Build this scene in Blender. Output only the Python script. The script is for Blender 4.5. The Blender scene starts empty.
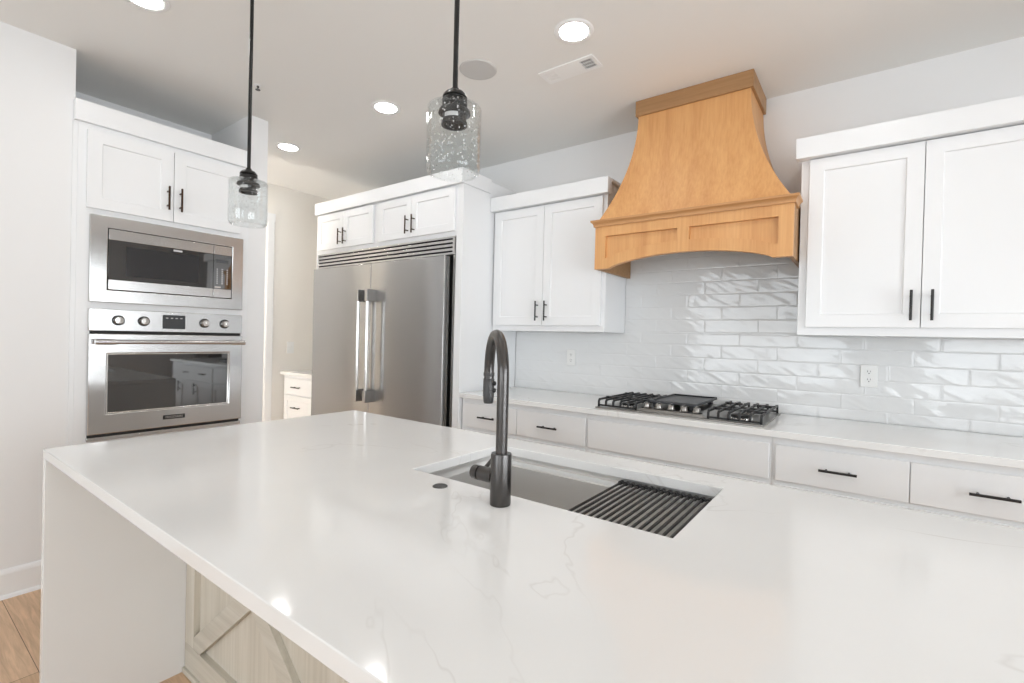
import bpy, bmesh, math, random
from mathutils import Matrix, Vector, noise
R = math.radians
SC = bpy.context.scene
COL = SC.collection
random.seed(7)

# ------------------------------------------------------------------ camera
cam_d = bpy.data.cameras.new('camera'); cam = bpy.data.objects.new('camera', cam_d); COL.objects.link(cam)
F_PX = 483.37
cam_d.sensor_width = 36.0; cam_d.lens = F_PX * 36.0 / 1024.0; cam_d.clip_start = 0.05
YAW, PITCH, ROLL = R(36.413), R(-0.497), R(1.428)
fw = Vector((-math.sin(YAW) * math.cos(PITCH), math.cos(YAW) * math.cos(PITCH), math.sin(PITCH)))
rt = Vector((math.cos(YAW), math.sin(YAW), 0)); up = rt.cross(fw)
r2 = math.cos(ROLL) * rt + math.sin(ROLL) * up
u2 = -math.sin(ROLL) * rt + math.cos(ROLL) * up
m = Matrix((r2, u2, -fw)).transposed().to_4x4(); m.translation = (3.3045, -3.1178, 1.3049)
cam.matrix_world = m
SC.camera = cam

# ------------------------------------------------------------------ world, daylight, exposure
wld = bpy.data.worlds.new('World'); SC.world = wld; wld.use_nodes = True
bg = wld.node_tree.nodes['Background']
bg.inputs['Color'].default_value = (0.90, 0.955, 1.0, 1); bg.inputs['Strength'].default_value = 5.8
SC.view_settings.view_transform = 'Standard'; SC.view_settings.look = 'None'
SC.view_settings.gamma = 1.0; SC.view_settings.use_curve_mapping = False
SC.view_settings.exposure = 0.0
CAN_STRENGTH = 56

def daylight(name, loc, rot, sx, sy, power, col=(0.94, 0.97, 1.0)):
    d = bpy.data.lights.new(name, 'AREA'); d.shape = 'RECTANGLE'; d.size = sx; d.size_y = sy
    d.energy = power; d.color = col
    o = bpy.data.objects.new(name, d); COL.objects.link(o); o.location = loc; o.rotation_euler = rot
    return o
# daylight entering through the patio door (right wall) and the two tall windows (wall behind)
daylight('daylight_patio_door', (6.02, -2.7, 1.35), (0, R(90), 0), 1.9, 3.1, 26)
# sky light comes in through the two wide windows; portals only guide the sampling of the sky
for nm_, loc_, rot_, sx_, sy_ in (('sky_portal', (1.7, -6.99, 1.575), (R(90), 0, 0), 2.6, 1.95), ('sky_portal', (4.8, -6.99, 1.575), (R(90), 0, 0), 1.6, 1.95), ('sky_portal', (6.04, -2.7, 1.19), (0, R(90), 0), 2.2, 3.2)):
    p_ = daylight(nm_, loc_, rot_, sx_, sy_, 1.0); p_.data.cycles.is_portal = True
daylight('daylight_hall', (-1.01, -3.97, 1.5), (R(95), 0, 0), 0.6, 1.6, 66, (1, 0.96, 0.9))

H = 2.721      # ceiling
CT = 0.914     # counter height

# ------------------------------------------------------------------ materials
def lin(c):
    return tuple(((v / 255) / 12.92 if v / 255 <= 0.04045 else ((v / 255 + 0.055) / 1.055) ** 2.4) for v in c) + (1.0,)
def nm(name):
    mt = bpy.data.materials.new(name); mt.use_nodes = True
    nt = mt.node_tree; return mt, nt, nt.nodes['Principled BSDF']
def coords(nt, scale=(1, 1, 1), rot=(0, 0, 0), kind='Object'):
    tc = nt.nodes.new('ShaderNodeTexCoord'); mp = nt.nodes.new('ShaderNodeMapping')
    mp.inputs['Scale'].default_value = scale; mp.inputs['Rotation'].default_value = rot
    nt.links.new(tc.outputs[kind], mp.inputs['Vector']); return mp.outputs['Vector']
def tex_noise(nt, vec, scale, detail=4, rough=0.5, dist=0.0):
    n = nt.nodes.new('ShaderNodeTexNoise'); nt.links.new(vec, n.inputs['Vector'])
    n.inputs['Scale'].default_value = scale; n.inputs['Detail'].default_value = detail
    n.inputs['Roughness'].default_value = rough; n.inputs['Distortion'].default_value = dist
    return n.outputs['Fac']
def ramp(nt, fac, stops):
    r = nt.nodes.new('ShaderNodeValToRGB'); nt.links.new(fac, r.inputs['Fac'])
    e = r.color_ramp.elements
    e[0].position, e[0].color = stops[0]; e[1].position, e[1].color = stops[1]
    for p, c in stops[2:]:
        k = e.new(p); k.color = c
    return r.outputs['Color']
def bump(nt, b, height, strength, dist=0.001):
    n = nt.nodes.new('ShaderNodeBump'); n.inputs['Strength'].default_value = strength; n.inputs['Distance'].default_value = dist
    nt.links.new(height, n.inputs['Height']); nt.links.new(n.outputs['Normal'], b.inputs['Normal'])
def paint(name, c, rough=0.5, orange=0.05, spec=0.5):
    mt, nt, b = nm(name)
    b.inputs['Base Color'].default_value = lin(c); b.inputs['Roughness'].default_value = rough
    b.inputs['Specular IOR Level'].default_value = spec
    if orange: bump(nt, b, tex_noise(nt, coords(nt), 180, 2), orange)
    return mt
def metal(name, c, rough, brush=None, amt=0.12, aniso=0.0, met=1.0):
    mt, nt, b = nm(name)
    b.inputs['Base Color'].default_value = lin(c); b.inputs['Metallic'].default_value = 1; b.inputs['Roughness'].default_value = rough
    if brush:
        v = coords(nt, brush); f = tex_noise(nt, v, 1.0, 3, 0.6); bump(nt, b, f, amt, 0.0006)
    if met < 1: b.inputs['Metallic'].default_value = met
    if aniso:   # brushed along the level: reflections are drawn out upright
        b.inputs['Anisotropic'].default_value = aniso
        cx_ = nt.nodes.new('ShaderNodeCombineXYZ'); cx_.inputs[2].default_value = 1.0
        nt.links.new(cx_.outputs[0], b.inputs['Tangent']); b.inputs['Anisotropic Rotation'].default_value = 0.25 if 'fridge' not in name else 0
    return mt
def gloss(name, c, rough, spec=0.5, ior=1.5):
    mt, nt, b = nm(name); b.inputs['Base Color'].default_value = lin(c); b.inputs['Roughness'].default_value = rough
    b.inputs['Specular IOR Level'].default_value = spec; b.inputs['IOR'].default_value = ior
    v = tex_noise(nt, coords(nt), 90, 2); bump(nt, b, v, 0.015); return mt
def emit(name, c, s):
    mt, nt, b = nm(name); b.inputs['Base Color'].default_value = (0.8, 0.8, 0.8, 1)
    b.inputs['Emission Color'].default_value = c; b.inputs['Emission Strength'].default_value = s; return mt
def wood(name, dark, mid, light, along, fine=90, rough=0.45, strength=0.08):
    """grain stretched along one axis"""
    mt, nt, b = nm(name)
    s = [1.0, 1.0, 1.0]; s['xyz'.index(along)] = 0.03
    v = coords(nt, tuple(s))
    f1 = tex_noise(nt, v, fine, 5, 0.6, 0.15); f2 = tex_noise(nt, v, 13, 2, 0.5, 0.1)
    c1 = ramp(nt, f1, [(0.3, lin(dark)), (0.72, lin(light)), (0.5, lin(mid))])
    c2 = ramp(nt, f2, [(0.25, lin(dark)), (0.78, lin(light)), (0.5, lin(mid))])
    mx = nt.nodes.new('ShaderNodeMix'); mx.data_type = 'RGBA'; mx.inputs['Factor'].default_value = 0.55
    nt.links.new(c1, mx.inputs['A']); nt.links.new(c2, mx.inputs['B']); nt.links.new(mx.outputs['Result'], b.inputs['Base Color'])
    b.inputs['Roughness'].default_value = rough
    bump(nt, b, f1, strength, 0.0008); return mt
def quartz():
    mt, nt, b = nm('white_quartz')
    v = coords(nt)
    def vein(scale, width, off):
        vv = coords(nt, (1, 1, 1)); 
        n = tex_noise(nt, vv, scale, 5, 0.55, 0.9)
        a = nt.nodes.new('ShaderNodeMath'); a.operation = 'SUBTRACT'; nt.links.new(n, a.inputs[0]); a.inputs[1].default_value = off
        c = nt.nodes.new('ShaderNodeMath'); c.operation = 'ABSOLUTE'; nt.links.new(a.outputs[0], c.inputs[0])
        mr = nt.nodes.new('ShaderNodeMapRange'); nt.links.new(c.outputs[0], mr.inputs['Value'])
        mr.inputs['From Min'].default_value = 0; mr.inputs['From Max'].default_value = width
        mr.inputs['To Min'].default_value = 1; mr.inputs['To Max'].default_value = 0
        return mr.outputs['Result']
    mask = nt.nodes.new('ShaderNodeMapRange'); nt.links.new(tex_noise(nt, v, 2.1, 2), mask.inputs['Value'])
    mask.inputs['From Min'].default_value = 0.42; mask.inputs['From Max'].default_value = 0.72
    mu = nt.nodes.new('ShaderNodeMath'); mu.operation = 'MULTIPLY'
    nt.links.new(vein(0.9, 0.0045, 0.5), mu.inputs[0]); nt.links.new(mask.outputs['Result'], mu.inputs[1])
    mx = nt.nodes.new('ShaderNodeMix'); mx.data_type = 'RGBA'
    mx.inputs['A'].default_value = lin((236, 236, 235)); mx.inputs['B'].default_value = lin((206, 203, 199))
    nt.links.new(mu.outputs[0], mx.inputs['Factor'])
    cl = ramp(nt, tex_noise(nt, v, 2.6, 3), [(0.35, (0.97, 0.97, 0.97, 1)), (0.65, (1, 1, 1, 1))])
    m2 = nt.nodes.new('ShaderNodeMix'); m2.data_type = 'RGBA'; m2.blend_type = 'MULTIPLY'; m2.inputs['Factor'].default_value = 1
    nt.links.new(mx.outputs['Result'], m2.inputs['A']); nt.links.new(cl, m2.inputs['B'])
    nt.links.new(m2.outputs['Result'], b.inputs['Base Color'])
    b.inputs['Roughness'].default_value = 0.1; b.inputs['IOR'].default_value = 1.5
    return mt
def floor_mat():
    mt, nt, b = nm('oak_plank_floor')
    v = coords(nt)
    br = nt.nodes.new('ShaderNodeTexBrick'); nt.links.new(v, br.inputs['Vector'])
    br.inputs['Scale'].default_value = 1.0; br.inputs['Brick Width'].default_value = 1.3; br.inputs['Row Height'].default_value = 0.18
    br.inputs['Mortar Size'].default_value = 0.0012; br.inputs['Color1'].default_value = lin((224, 192, 160)); br.inputs['Color2'].default_value = lin((208, 174, 141))
    br.inputs['Mortar'].default_value = lin((110, 85, 65)); br.offset = 0.37
    g = ramp(nt, tex_noise(nt, coords(nt, (0.07, 1, 1)), 60, 6, 0.62, 0.8), [(0.3, (0.72, 0.68, 0.64, 1)), (0.7, (1.08, 1.06, 1.04, 1))])
    mx = nt.nodes.new('ShaderNodeMix'); mx.data_type = 'RGBA'; mx.blend_type = 'MULTIPLY'; mx.inputs['Factor'].default_value = 1
    nt.links.new(br.outputs['Color'], mx.inputs['A']); nt.links.new(g, mx.inputs['B']); nt.links.new(mx.outputs['Result'], b.inputs['Base Color'])
    b.inputs['Roughness'].default_value = 0.45; return mt
def seeded_glass():
    """thin clear blown glass: mostly see-through, mirror-like towards grazing angles, small air bubbles"""
    mt, nt, b = nm('seeded_glass'); nt.nodes.remove(b)
    vo = nt.nodes.new('ShaderNodeTexVoronoi'); nt.links.new(coords(nt, (1, 1, 0.75)), vo.inputs['Vector']); vo.inputs['Scale'].default_value = 125
    mr = nt.nodes.new('ShaderNodeMapRange'); nt.links.new(vo.outputs['Distance'], mr.inputs['Value'])
    mr.inputs['From Min'].default_value = 0.12; mr.inputs['From Max'].default_value = 0.27; mr.inputs['To Min'].default_value = 1; mr.inputs['To Max'].default_value = 0
    bp = nt.nodes.new('ShaderNodeBump'); bp.inputs['Strength'].default_value = 0.12; bp.inputs['Distance'].default_value = 0.0008
    nt.links.new(mr.outputs['Result'], bp.inputs['Height'])
    fr = nt.nodes.new('ShaderNodeFresnel'); nt.links.new(bp.outputs['Normal'], fr.inputs['Normal'])
    ge = nt.nodes.new('ShaderNodeNewGeometry'); io = nt.nodes.new('ShaderNodeMapRange'); nt.links.new(ge.outputs['Backfacing'], io.inputs['Value'])
    io.inputs['To Min'].default_value = 1.5; io.inputs['To Max'].default_value = 1 / 1.5; nt.links.new(io.outputs['Result'], fr.inputs['IOR'])
    t = nt.nodes.new('ShaderNodeBsdfTransparent'); t.inputs['Color'].default_value = (0.965, 0.975, 0.975, 1)
    g = nt.nodes.new('ShaderNodeBsdfGlossy'); g.inputs['Roughness'].default_value = 0.02; nt.links.new(bp.outputs['Normal'], g.inputs['Normal'])
    mx = nt.nodes.new('ShaderNodeMixShader'); nt.links.new(fr.outputs[0], mx.inputs[0]); nt.links.new(t.outputs[0], mx.inputs[1]); nt.links.new(g.outputs[0], mx.inputs[2])
    d = nt.nodes.new('ShaderNodeBsdfDiffuse'); d.inputs['Color'].default_value = (0.97, 0.97, 0.97, 1)
    mk = nt.nodes.new('ShaderNodeMath'); mk.operation = 'MULTIPLY'; mk.inputs[1].default_value = 0.6
    sp_ = nt.nodes.new('ShaderNodeSeparateColor'); nt.links.new(vo.outputs['Color'], sp_.inputs[0])
    gt = nt.nodes.new('ShaderNodeMath'); gt.operation = 'GREATER_THAN'; gt.inputs[1].default_value = 0.45; nt.links.new(sp_.outputs[0], gt.inputs[0])
    mm = nt.nodes.new('ShaderNodeMath'); mm.operation = 'MULTIPLY'; nt.links.new(gt.outputs[0], mm.inputs[0]); nt.links.new(mr.outputs['Result'], mm.inputs[1]); nt.links.new(mm.outputs[0], mk.inputs[0])
    m2 = nt.nodes.new('ShaderNodeMixShader'); nt.links.new(mk.outputs[0], m2.inputs[0]); nt.links.new(mx.outputs[0], m2.inputs[1]); nt.links.new(d.outputs[0], m2.inputs[2])
    nt.links.new(m2.outputs[0], nt.nodes['Material Output'].inputs['Surface']); return mt
def pane_mat():
    mt, nt, b = nm('window_glass')
    for n in list(nt.nodes):
        if n.type == 'BSDF_PRINCIPLED': nt.nodes.remove(n)
    t = nt.nodes.new('ShaderNodeBsdfTransparent'); g = nt.nodes.new('ShaderNodeBsdfGlossy'); g.inputs['Roughness'].default_value = 0.02
    fr = nt.nodes.new('ShaderNodeFresnel'); fr.inputs['IOR'].default_value = 1.45
    mx = nt.nodes.new('ShaderNodeMixShader'); nt.links.new(fr.outputs[0], mx.inputs[0]); nt.links.new(t.outputs[0], mx.inputs[1]); nt.links.new(g.outputs[0], mx.inputs[2])
    nt.links.new(mx.outputs[0], nt.nodes['Material Output'].inputs['Surface']); return mt

M = dict(
    wall=paint('wall_paint', (236, 236, 236), 0.7, 0.04),
    ceil=paint('ceiling_paint', (240, 239, 236), 0.8, 0.04),
    hallwall=paint('hall_wall_paint', (238, 234, 227), 0.7, 0.04),
    trim=paint('trim_paint', (240, 240, 240), 0.35, 0),
    cab=paint('cabinet_paint', (237, 238, 239), 0.32, 0.01),
    gap=paint('dark_gap', (60, 58, 56), 0.8, 0),
    quartz=quartz(), floor=floor_mat(),
    black=gloss('matte_black_metal', (26, 24, 23), 0.38),
    jet=gloss('jet_black_metal', (12, 12, 12), 0.3),
    bronze=metal('dark_bronze', (70, 54, 44), 0.35),
    gun=metal('gunmetal_finish', (90, 88, 87), 0.3, (40, 40, 900), 0.05),
    gunmat=gloss('dark_grey_metal', (58, 57, 57), 0.4),
    steel_h=metal('brushed_steel', (200, 199, 198), 0.2, (3, 3, 3), 1.0, 0.85),
    steel_v=metal('fridge_steel', (186, 186, 186), 0.27, None, 0, 0.9),
    steel=metal('polished_steel', (215, 213, 210), 0.15),
    steel_sink=metal('sink_steel', (228, 227, 225), 0.33, (900, 6, 6), 0.04, 0, 0.78),
    console=metal('cooktop_steel', (150, 147, 143), 0.3),
    iron=gloss('cast_iron', (34, 34, 35), 0.45),
    griddle=gloss('griddle_coating', (62, 63, 66), 0.42),
    oglass=gloss('black_oven_glass', (14, 14, 15), 0.03, 0.5, 2.3),
    mesh=gloss('microwave_window_mesh', (50, 50, 52), 0.12, 0.6),
    display=gloss('grey_display', (70, 72, 75), 0.1, 0.6),
    glass=seeded_glass(), pane=pane_mat(),
    lens=emit('recessed_light_lens', (1, 0.985, 0.962, 1), CAN_STRENGTH),
    board=paint('sideboard_paint', (150, 150, 150), 0.5, 0),
    ivory=paint('white_plastic', (236, 236, 234), 0.35, 0),
    slot=paint('dark_slot', (40, 40, 40), 0.7, 0),
    grey=paint('speaker_mesh', (205, 204, 202), 0.7, 0.3),
    white=paint('white_metal', (246, 246, 245), 0.4, 0),
    key=paint('printed_key_marks', (200, 200, 200), 0.5, 0),
    grout=paint('grout', (228, 228, 228), 0.85, 0),
    tile=gloss('glazed_white_tile', (229, 230, 230), 0.06),
    oak_v=wood('oak_grain_upright', (196, 138, 83), (212, 157, 100), (224, 173, 116), 'z', 95),
    oak_h=wood('oak_grain_level', (176, 126, 78), (194, 144, 94), (208, 160, 110), 'x', 95),
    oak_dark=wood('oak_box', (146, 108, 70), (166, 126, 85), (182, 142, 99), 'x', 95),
    wash_v=wood('whitewashed_oak_upright', (184, 177, 162), (208, 201, 187), (224, 219, 208), 'z', 55, 0.6, 0.2),
    wash_x=wood('whitewashed_oak_level', (180, 173, 159), (204, 198, 185), (220, 215, 204), 'x', 55, 0.6, 0.2),
    dark_wood=wood('shaded_plinth', (120, 104, 92), (140, 124, 110), (150, 135, 122), 'x', 50),
)

# ------------------------------------------------------------------ mesh helpers
class MB:
    def __init__(s): s.v = []; s.f = []
    def add(s, vs, fs):
        n = len(s.v); s.v += [tuple(p) for p in vs]; s.f += [[i + n for i in f] for f in fs]; return s
    def box(s, x0, x1, y0, y1, z0, z1):
        x0, x1 = sorted((x0, x1)); y0, y1 = sorted((y0, y1)); z0, z1 = sorted((z0, z1))
        return s.add([(x0,y0,z0),(x1,y0,z0),(x1,y1,z0),(x0,y1,z0),(x0,y0,z1),(x1,y0,z1),(x1,y1,z1),(x0,y1,z1)],
              [(0,3,2,1),(4,5,6,7),(0,1,5,4),(1,2,6,5),(2,3,7,6),(3,0,4,7)])
    def prism(s, pts, a, b, fn):
        """polygon pts (u,v) extruded from a to b; fn(u,v,w)->xyz"""
        n = len(pts)
        vs = [fn(u, v, a) for u, v in pts] + [fn(u, v, b) for u, v in pts]
        fs = [tuple(range(n))[::-1], tuple(range(n, 2 * n))] + [(i, (i + 1) % n, (i + 1) % n + n, i + n) for i in range(n)]
        return s.add(vs, fs)
    def tube(s, path, r, seg=16, cap=True):
        path = [Vector(p) for p in path]; rr = r if isinstance(r, (list, tuple)) else [r] * len(path)
        rings = []; prev = None
        for i, p in enumerate(path):
            t = (path[min(i + 1, len(path) - 1)] - path[max(i - 1, 0)]).normalized()
            if prev is None:
                a = Vector((0, 0, 1)) if abs(t.z) < 0.9 else Vector((1, 0, 0)); n = t.cross(a).normalized()
            else:
                n = (prev - t * prev.dot(t)).normalized()
            prev = n; b = t.cross(n)
            rings.append([p + rr[i] * (math.cos(k * 2 * math.pi / seg) * n + math.sin(k * 2 * math.pi / seg) * b) for k in range(seg)])
        vs = [q for rg in rings for q in rg]; fs = []
        for i in range(len(rings) - 1):
            for k in range(seg):
                fs.append((i*seg+k, i*seg+(k+1)%seg, (i+1)*seg+(k+1)%seg, (i+1)*seg+k))
        if cap:
            fs.append(tuple(range(seg))[::-1]); fs.append(tuple(range((len(rings)-1)*seg, len(rings)*seg)))
        return s.add(vs, fs)
    def lathe(s, prof, c, seg=40, axis='z', closed=False):
        """prof: (r,h) pairs turned about an axis through c"""
        def P(r, h, a):
            x, y = r * math.cos(a), r * math.sin(a)
            if axis == 'z': q = (x, y, h)
            elif axis == 'x': q = (h, x, y)
            else: q = (x, -h, y)
            return (c[0] + q[0], c[1] + q[1], c[2] + q[2])
        vs = [P(r, h, k * 2 * math.pi / seg) for r, h in prof for k in range(seg)]
        n = len(prof); fs = []
        for i in range(n if closed else n - 1):
            j = (i + 1) % n
            for k in range(seg):
                fs.append((i*seg+k, i*seg+(k+1)%seg, j*seg+(k+1)%seg, j*seg+k))
        if not closed:
            if prof[0][0] > 1e-6: fs.append(tuple(range(seg))[::-1])
            if prof[-1][0] > 1e-6: fs.append(tuple(range((n-1)*seg, n*seg)))
        return s.add(vs, fs)
    def shaker(s, fn, u0, u1, z0, z1, t=0.02, fr=0.058, rec=0.008):
        """door with recessed panel; fn(u,z,d)"""
        o = [(u0,z0),(u1,z0),(u1,z1),(u0,z1)]; i = [(u0+fr,z0+fr),(u1-fr,z0+fr),(u1-fr,z1-fr),(u0+fr,z1-fr)]
        e = 0.003; j = [(u0+fr+e,z0+fr+e),(u1-fr-e,z0+fr+e),(u1-fr-e,z1-fr-e),(u0+fr+e,z1-fr-e)]
        vs = [fn(u,z,0) for u,z in o] + [fn(u,z,t) for u,z in o] + [fn(u,z,t) for u,z in i] + [fn(u,z,t-rec) for u,z in j]
        fs = [(3,2,1,0),(12,13,14,15)]
        for k in range(4):
            l = (k+1) % 4
            fs += [(k,l,l+4,k+4),(k+4,l+4,l+8,k+8),(k+8,l+8,l+12,k+12)]
        return s.add(vs, fs)
ORG = {}
def mesh_obj(name, mb, mat, parent=None, bevel=0.0, smooth=None, seg=2, origin=None):
    org = Vector(ORG.get(parent.name, (0, 0, 0))) if parent else Vector(origin or (0, 0, 0))
    me = bpy.data.meshes.new(name)
    me.from_pydata([Vector(p) - org for p in mb.v], [], mb.f)
    bm = bmesh.new(); bm.from_mesh(me); bmesh.ops.remove_doubles(bm, verts=bm.verts, dist=1e-6)
    bmesh.ops.recalc_face_normals(bm, faces=bm.faces); bm.to_mesh(me); bm.free()
    me.materials.append(mat)
    o = bpy.data.objects.new(name, me); COL.objects.link(o)
    if parent: o.parent = parent
    else: o.location = org
    ORG[o.name] = tuple(org)
    if bevel:
        md = o.modifiers.new('bevel', 'BEVEL'); md.width = bevel; md.segments = seg; md.limit_method = 'ANGLE'; md.angle_limit = R(40)
    if smooth is not None or bevel:
        me.set_sharp_from_angle(angle=R(smooth or 40))
        for p in me.polygons: p.use_smooth = True
    return o
def tag(o, label, cat, group=None):
    o['label'] = label; o['category'] = cat
    if group: o['group'] = group
    return o
def thing(name, loc, label, cat, group=None):
    o = bpy.data.objects.new(name, None); COL.objects.link(o); o.location = loc; o.empty_display_size = 0.1
    ORG[o.name] = tuple(loc); return tag(o, label, cat, group)
def struct(name, mb, mat, parent=None, bevel=0, label=None):
    o = mesh_obj(name, mb, mat, parent, bevel); 
    if not parent: o['kind'] = 'structure'
    return o
def B(*a): return MB().box(*a)
def faceY(y0): return lambda u, z, d: (u, y0 - d, z)      # looks towards -Y
def faceX(x0): return lambda u, z, d: (x0 + d, u, z)      # looks towards +X
def text(name, body, size, mat, parent, loc, rot, depth=0.0006):
    cu = bpy.data.curves.new(name, 'FONT'); cu.body = body; cu.size = size; cu.extrude = depth; cu.align_x = 'CENTER'; cu.align_y = 'CENTER'
    t = bpy.data.objects.new(name, cu); COL.objects.link(t)
    dg = bpy.context.evaluated_depsgraph_get(); me = bpy.data.meshes.new_from_object(t.evaluated_get(dg))
    bpy.data.objects.remove(t); me.materials.clear(); me.materials.append(mat)
    o = bpy.data.objects.new(name, me); COL.objects.link(o); o.parent = parent
    o.location = Vector(loc) - Vector(ORG.get(parent.name, (0, 0, 0))); o.rotation_euler = rot; return o
def pull(parent, fn, cu, cz, length=0.134, vert=True, mat=None, proj=0.032, r=0.0055):
    """bar pull with two posts, on a face fn(u,z,d)"""
    mb = MB(); h = length / 2
    a, b = (fn(cu, cz - h, proj), fn(cu, cz + h, proj)) if vert else (fn(cu - h, cz, proj), fn(cu + h, cz, proj))
    mb.tube([a, b], r, 10)
    for q in (-0.6 * h, 0.6 * h):
        u, z = (cu, cz + q) if vert else (cu + q, cz)
        mb.tube([fn(u, z, 0), fn(u, z, proj)], r * 0.8, 8)
    return mesh_obj('handle', mb, mat or M['black'], parent, smooth=40)

# ------------------------------------------------------------------ the setting
XL, XR, YB = 0.005, 6.05, -7.0
struct('floor', B(-1.6, 6.3, -7.2, 2.4, -0.06, 0.0), M['floor'])
struct('ceiling', B(-1.6, 6.3, -7.2, 2.4, H, H + 0.06), M['ceil'])
struct('wall_back', B(-1.349, 4.25, 0, 0.12, 0, H), M['wall'])
struct('wall_nook_side', B(4.13, 4.25, 0.12, 2.2, 0, H), M['wall'])
struct('wall_nook_back', B(4.13, 6.17, 2.2, 2.32, 0, H), M['wall'])
struct('wall_left', B(XL - 0.12, XL, YB, -2.462, 0, H), M['wall'])
struct('wall_recess_left', B(-0.576, XL - 0.12, -2.582, -2.462, 0, H), M['wall'])
struct('wall_recess_back', B(-0.676, -0.576, -2.582, -1.479, 0, H), M['wall'])
struct('wall_recess_right', B(-0.576, XL, -1.598, -1.479, 0, H), M['wall'])
DY0, DY1, DH = -1.62, -0.803, 2.36
struct('wall_hall', MB().box(-1.469, -1.349, -4.0, DY0, 0, H).box(-1.469, -1.349, DY1, 0.12, 0, H).box(-1.469, -1.349, DY0, DY1, DH, H), M['hallwall'])
struct('wall_hall_end', B(-1.469, -0.676, -4.12, -4.0, 0, H), M['hallwall'])
struct('wall_hall_inner', B(-0.676, -0.576, -4.0, -2.582, 0, H), M['hallwall'])
WY0, WY1, WZ0, WZ1 = -4.3, -1.1, 0.08, 2.3
struct('wall_right', MB().box(XR, XR + 0.12, YB - 0.12, WY0, 0, H).box(XR, XR + 0.12, WY1, 2.2, 0, H)
       .box(XR, XR + 0.12, WY0, WY1, WZ1, H).box(XR, XR + 0.12, WY0, WY1, 0, WZ0), M['wall'])
wx = [(0.4, 3.0), (4.0, 5.6)]
struct('wall_behind', MB().box(XL - 0.12, wx[0][0], YB - 0.12, YB, 0, H).box(wx[0][1], wx[1][0], YB - 0.12, YB, 0, H).box(wx[1][1], XR, YB - 0.12, YB, 0, H)
       .box(wx[0][0], wx[0][1], YB - 0.12, YB, 0, 0.6).box(wx[1][0], wx[1][1], YB - 0.12, YB, 0, 0.6)
       .box(wx[0][0], wx[0][1], YB - 0.12, YB, 2.55, H).box(wx[1][0], wx[1][1], YB - 0.12, YB, 2.55, H), M['wall'])
def window_y(n, x0, x1, z0, z1):
    fr = MB(); y0, y1 = YB - 0.09, YB - 0.03; w = 0.05
    fr.box(x0, x0 + w, y0, y1, z0, z1).box(x1 - w, x1, y0, y1, z0, z1).box(x0, x1, y0, y1, z0, z0 + w).box(x0, x1, y0, y1, z1 - w, z1)
    fr.box((x0 + x1) / 2 - w / 2, (x0 + x1) / 2 + w / 2, y0, y1, z0, z1)
    o = struct('window_%d' % n, fr, M['trim'])
    mesh_obj('pane', B(x0 + w, x1 - w, YB - 0.064, YB - 0.058, z0 + w, z1 - w), M['pane'], o)
window_y(1, *wx[0], 0.6, 2.55); window_y(2, *wx[1], 0.6, 2.55)
fr = MB(); w = 0.06
fr.box(XR + .03, XR + .09, WY0, WY0 + w, WZ0, WZ1).box(XR + .03, XR + .09, WY1 - w, WY1, WZ0, WZ1).box(XR + .03, XR + .09, WY0, WY1, WZ0, WZ0 + w).box(XR + .03, XR + .09, WY0, WY1, WZ1 - w, WZ1)
fr.box(XR + .03, XR + .09, (WY0 + WY1) / 2 - .04, (WY0 + WY1) / 2 + .04, WZ0, WZ1)
o = struct('window_3', fr, M['gap']); mesh_obj('pane', B(XR + .057, XR + .063, WY0 + w, WY1 - w, WZ0 + w, WZ1 - w), M['pane'], o)
def skirting(name, x0, x1, fn, h=0.135):
    struct(name, MB().prism([(0, 0), (0.016, 0), (0.016, h - 0.02), (0.012, h - 0.008), (0.005, h), (0, h)], x0, x1, fn), M['trim'])
skirting('baseboard_left', YB, -2.49, lambda u, v, w: (XL + u, w, v))
struct('trim_4', MB().prism([(0, 0), (0.014, 0), (0.010, 0.012), (0, 0.017)], YB, -2.49, lambda u, v, w: (XL + 0.016 + u, w, v)), M['trim'])
skirting('baseboard_right', -1.1, 2.2, lambda u, v, w: (XR - u, w, v))
skirting('baseboard_nook', 4.25, XR - 0.02, lambda u, v, w: (w, 2.2 - u, v))
# door and casing of the hall
c = MB(); cx = -1.349
for a, b_ in ((DY1, DY1 + 0.076), (DY0 - 0.076, DY0)):
    c.prism([(0, a), (0.012, a), (0.018, a + 0.012), (0.018, b_ - 0.008), (0.010, b_), (0, b_)], 0, DH, lambda u, v, w: (cx + u, v, w))
c.box(cx, cx + 0.018, DY0 - 0.076, DY1 + 0.076, DH, DH + 0.076)
struct('trim_1', c, M['trim'])
dr = MB().box(-1.43, -1.39, DY0 + 0.004, DY1 - 0.004, 0.01, DH - 0.004)
for z0, z1 in ((0.18, 0.95), (1.1, DH - 0.16)):
    dr.shaker(faceX(-1.39), DY0 + 0.1, DY1 - 0.1, z0, z1, 0.006, 0.02, 0.004)
d1 = struct('door_1', dr, M['trim'])
mesh_obj('door_handle', MB().lathe([(0.0, 0.0), (0.026, 0.0), (0.026, 0.012), (0.012, 0.02), (0.012, 0.04), (0.027, 0.05), (0.027, 0.065), (0, 0.07)], (-1.39, DY0 + 0.05, 0.95), 20, 'x'), M['black'], d1, smooth=40)
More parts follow.
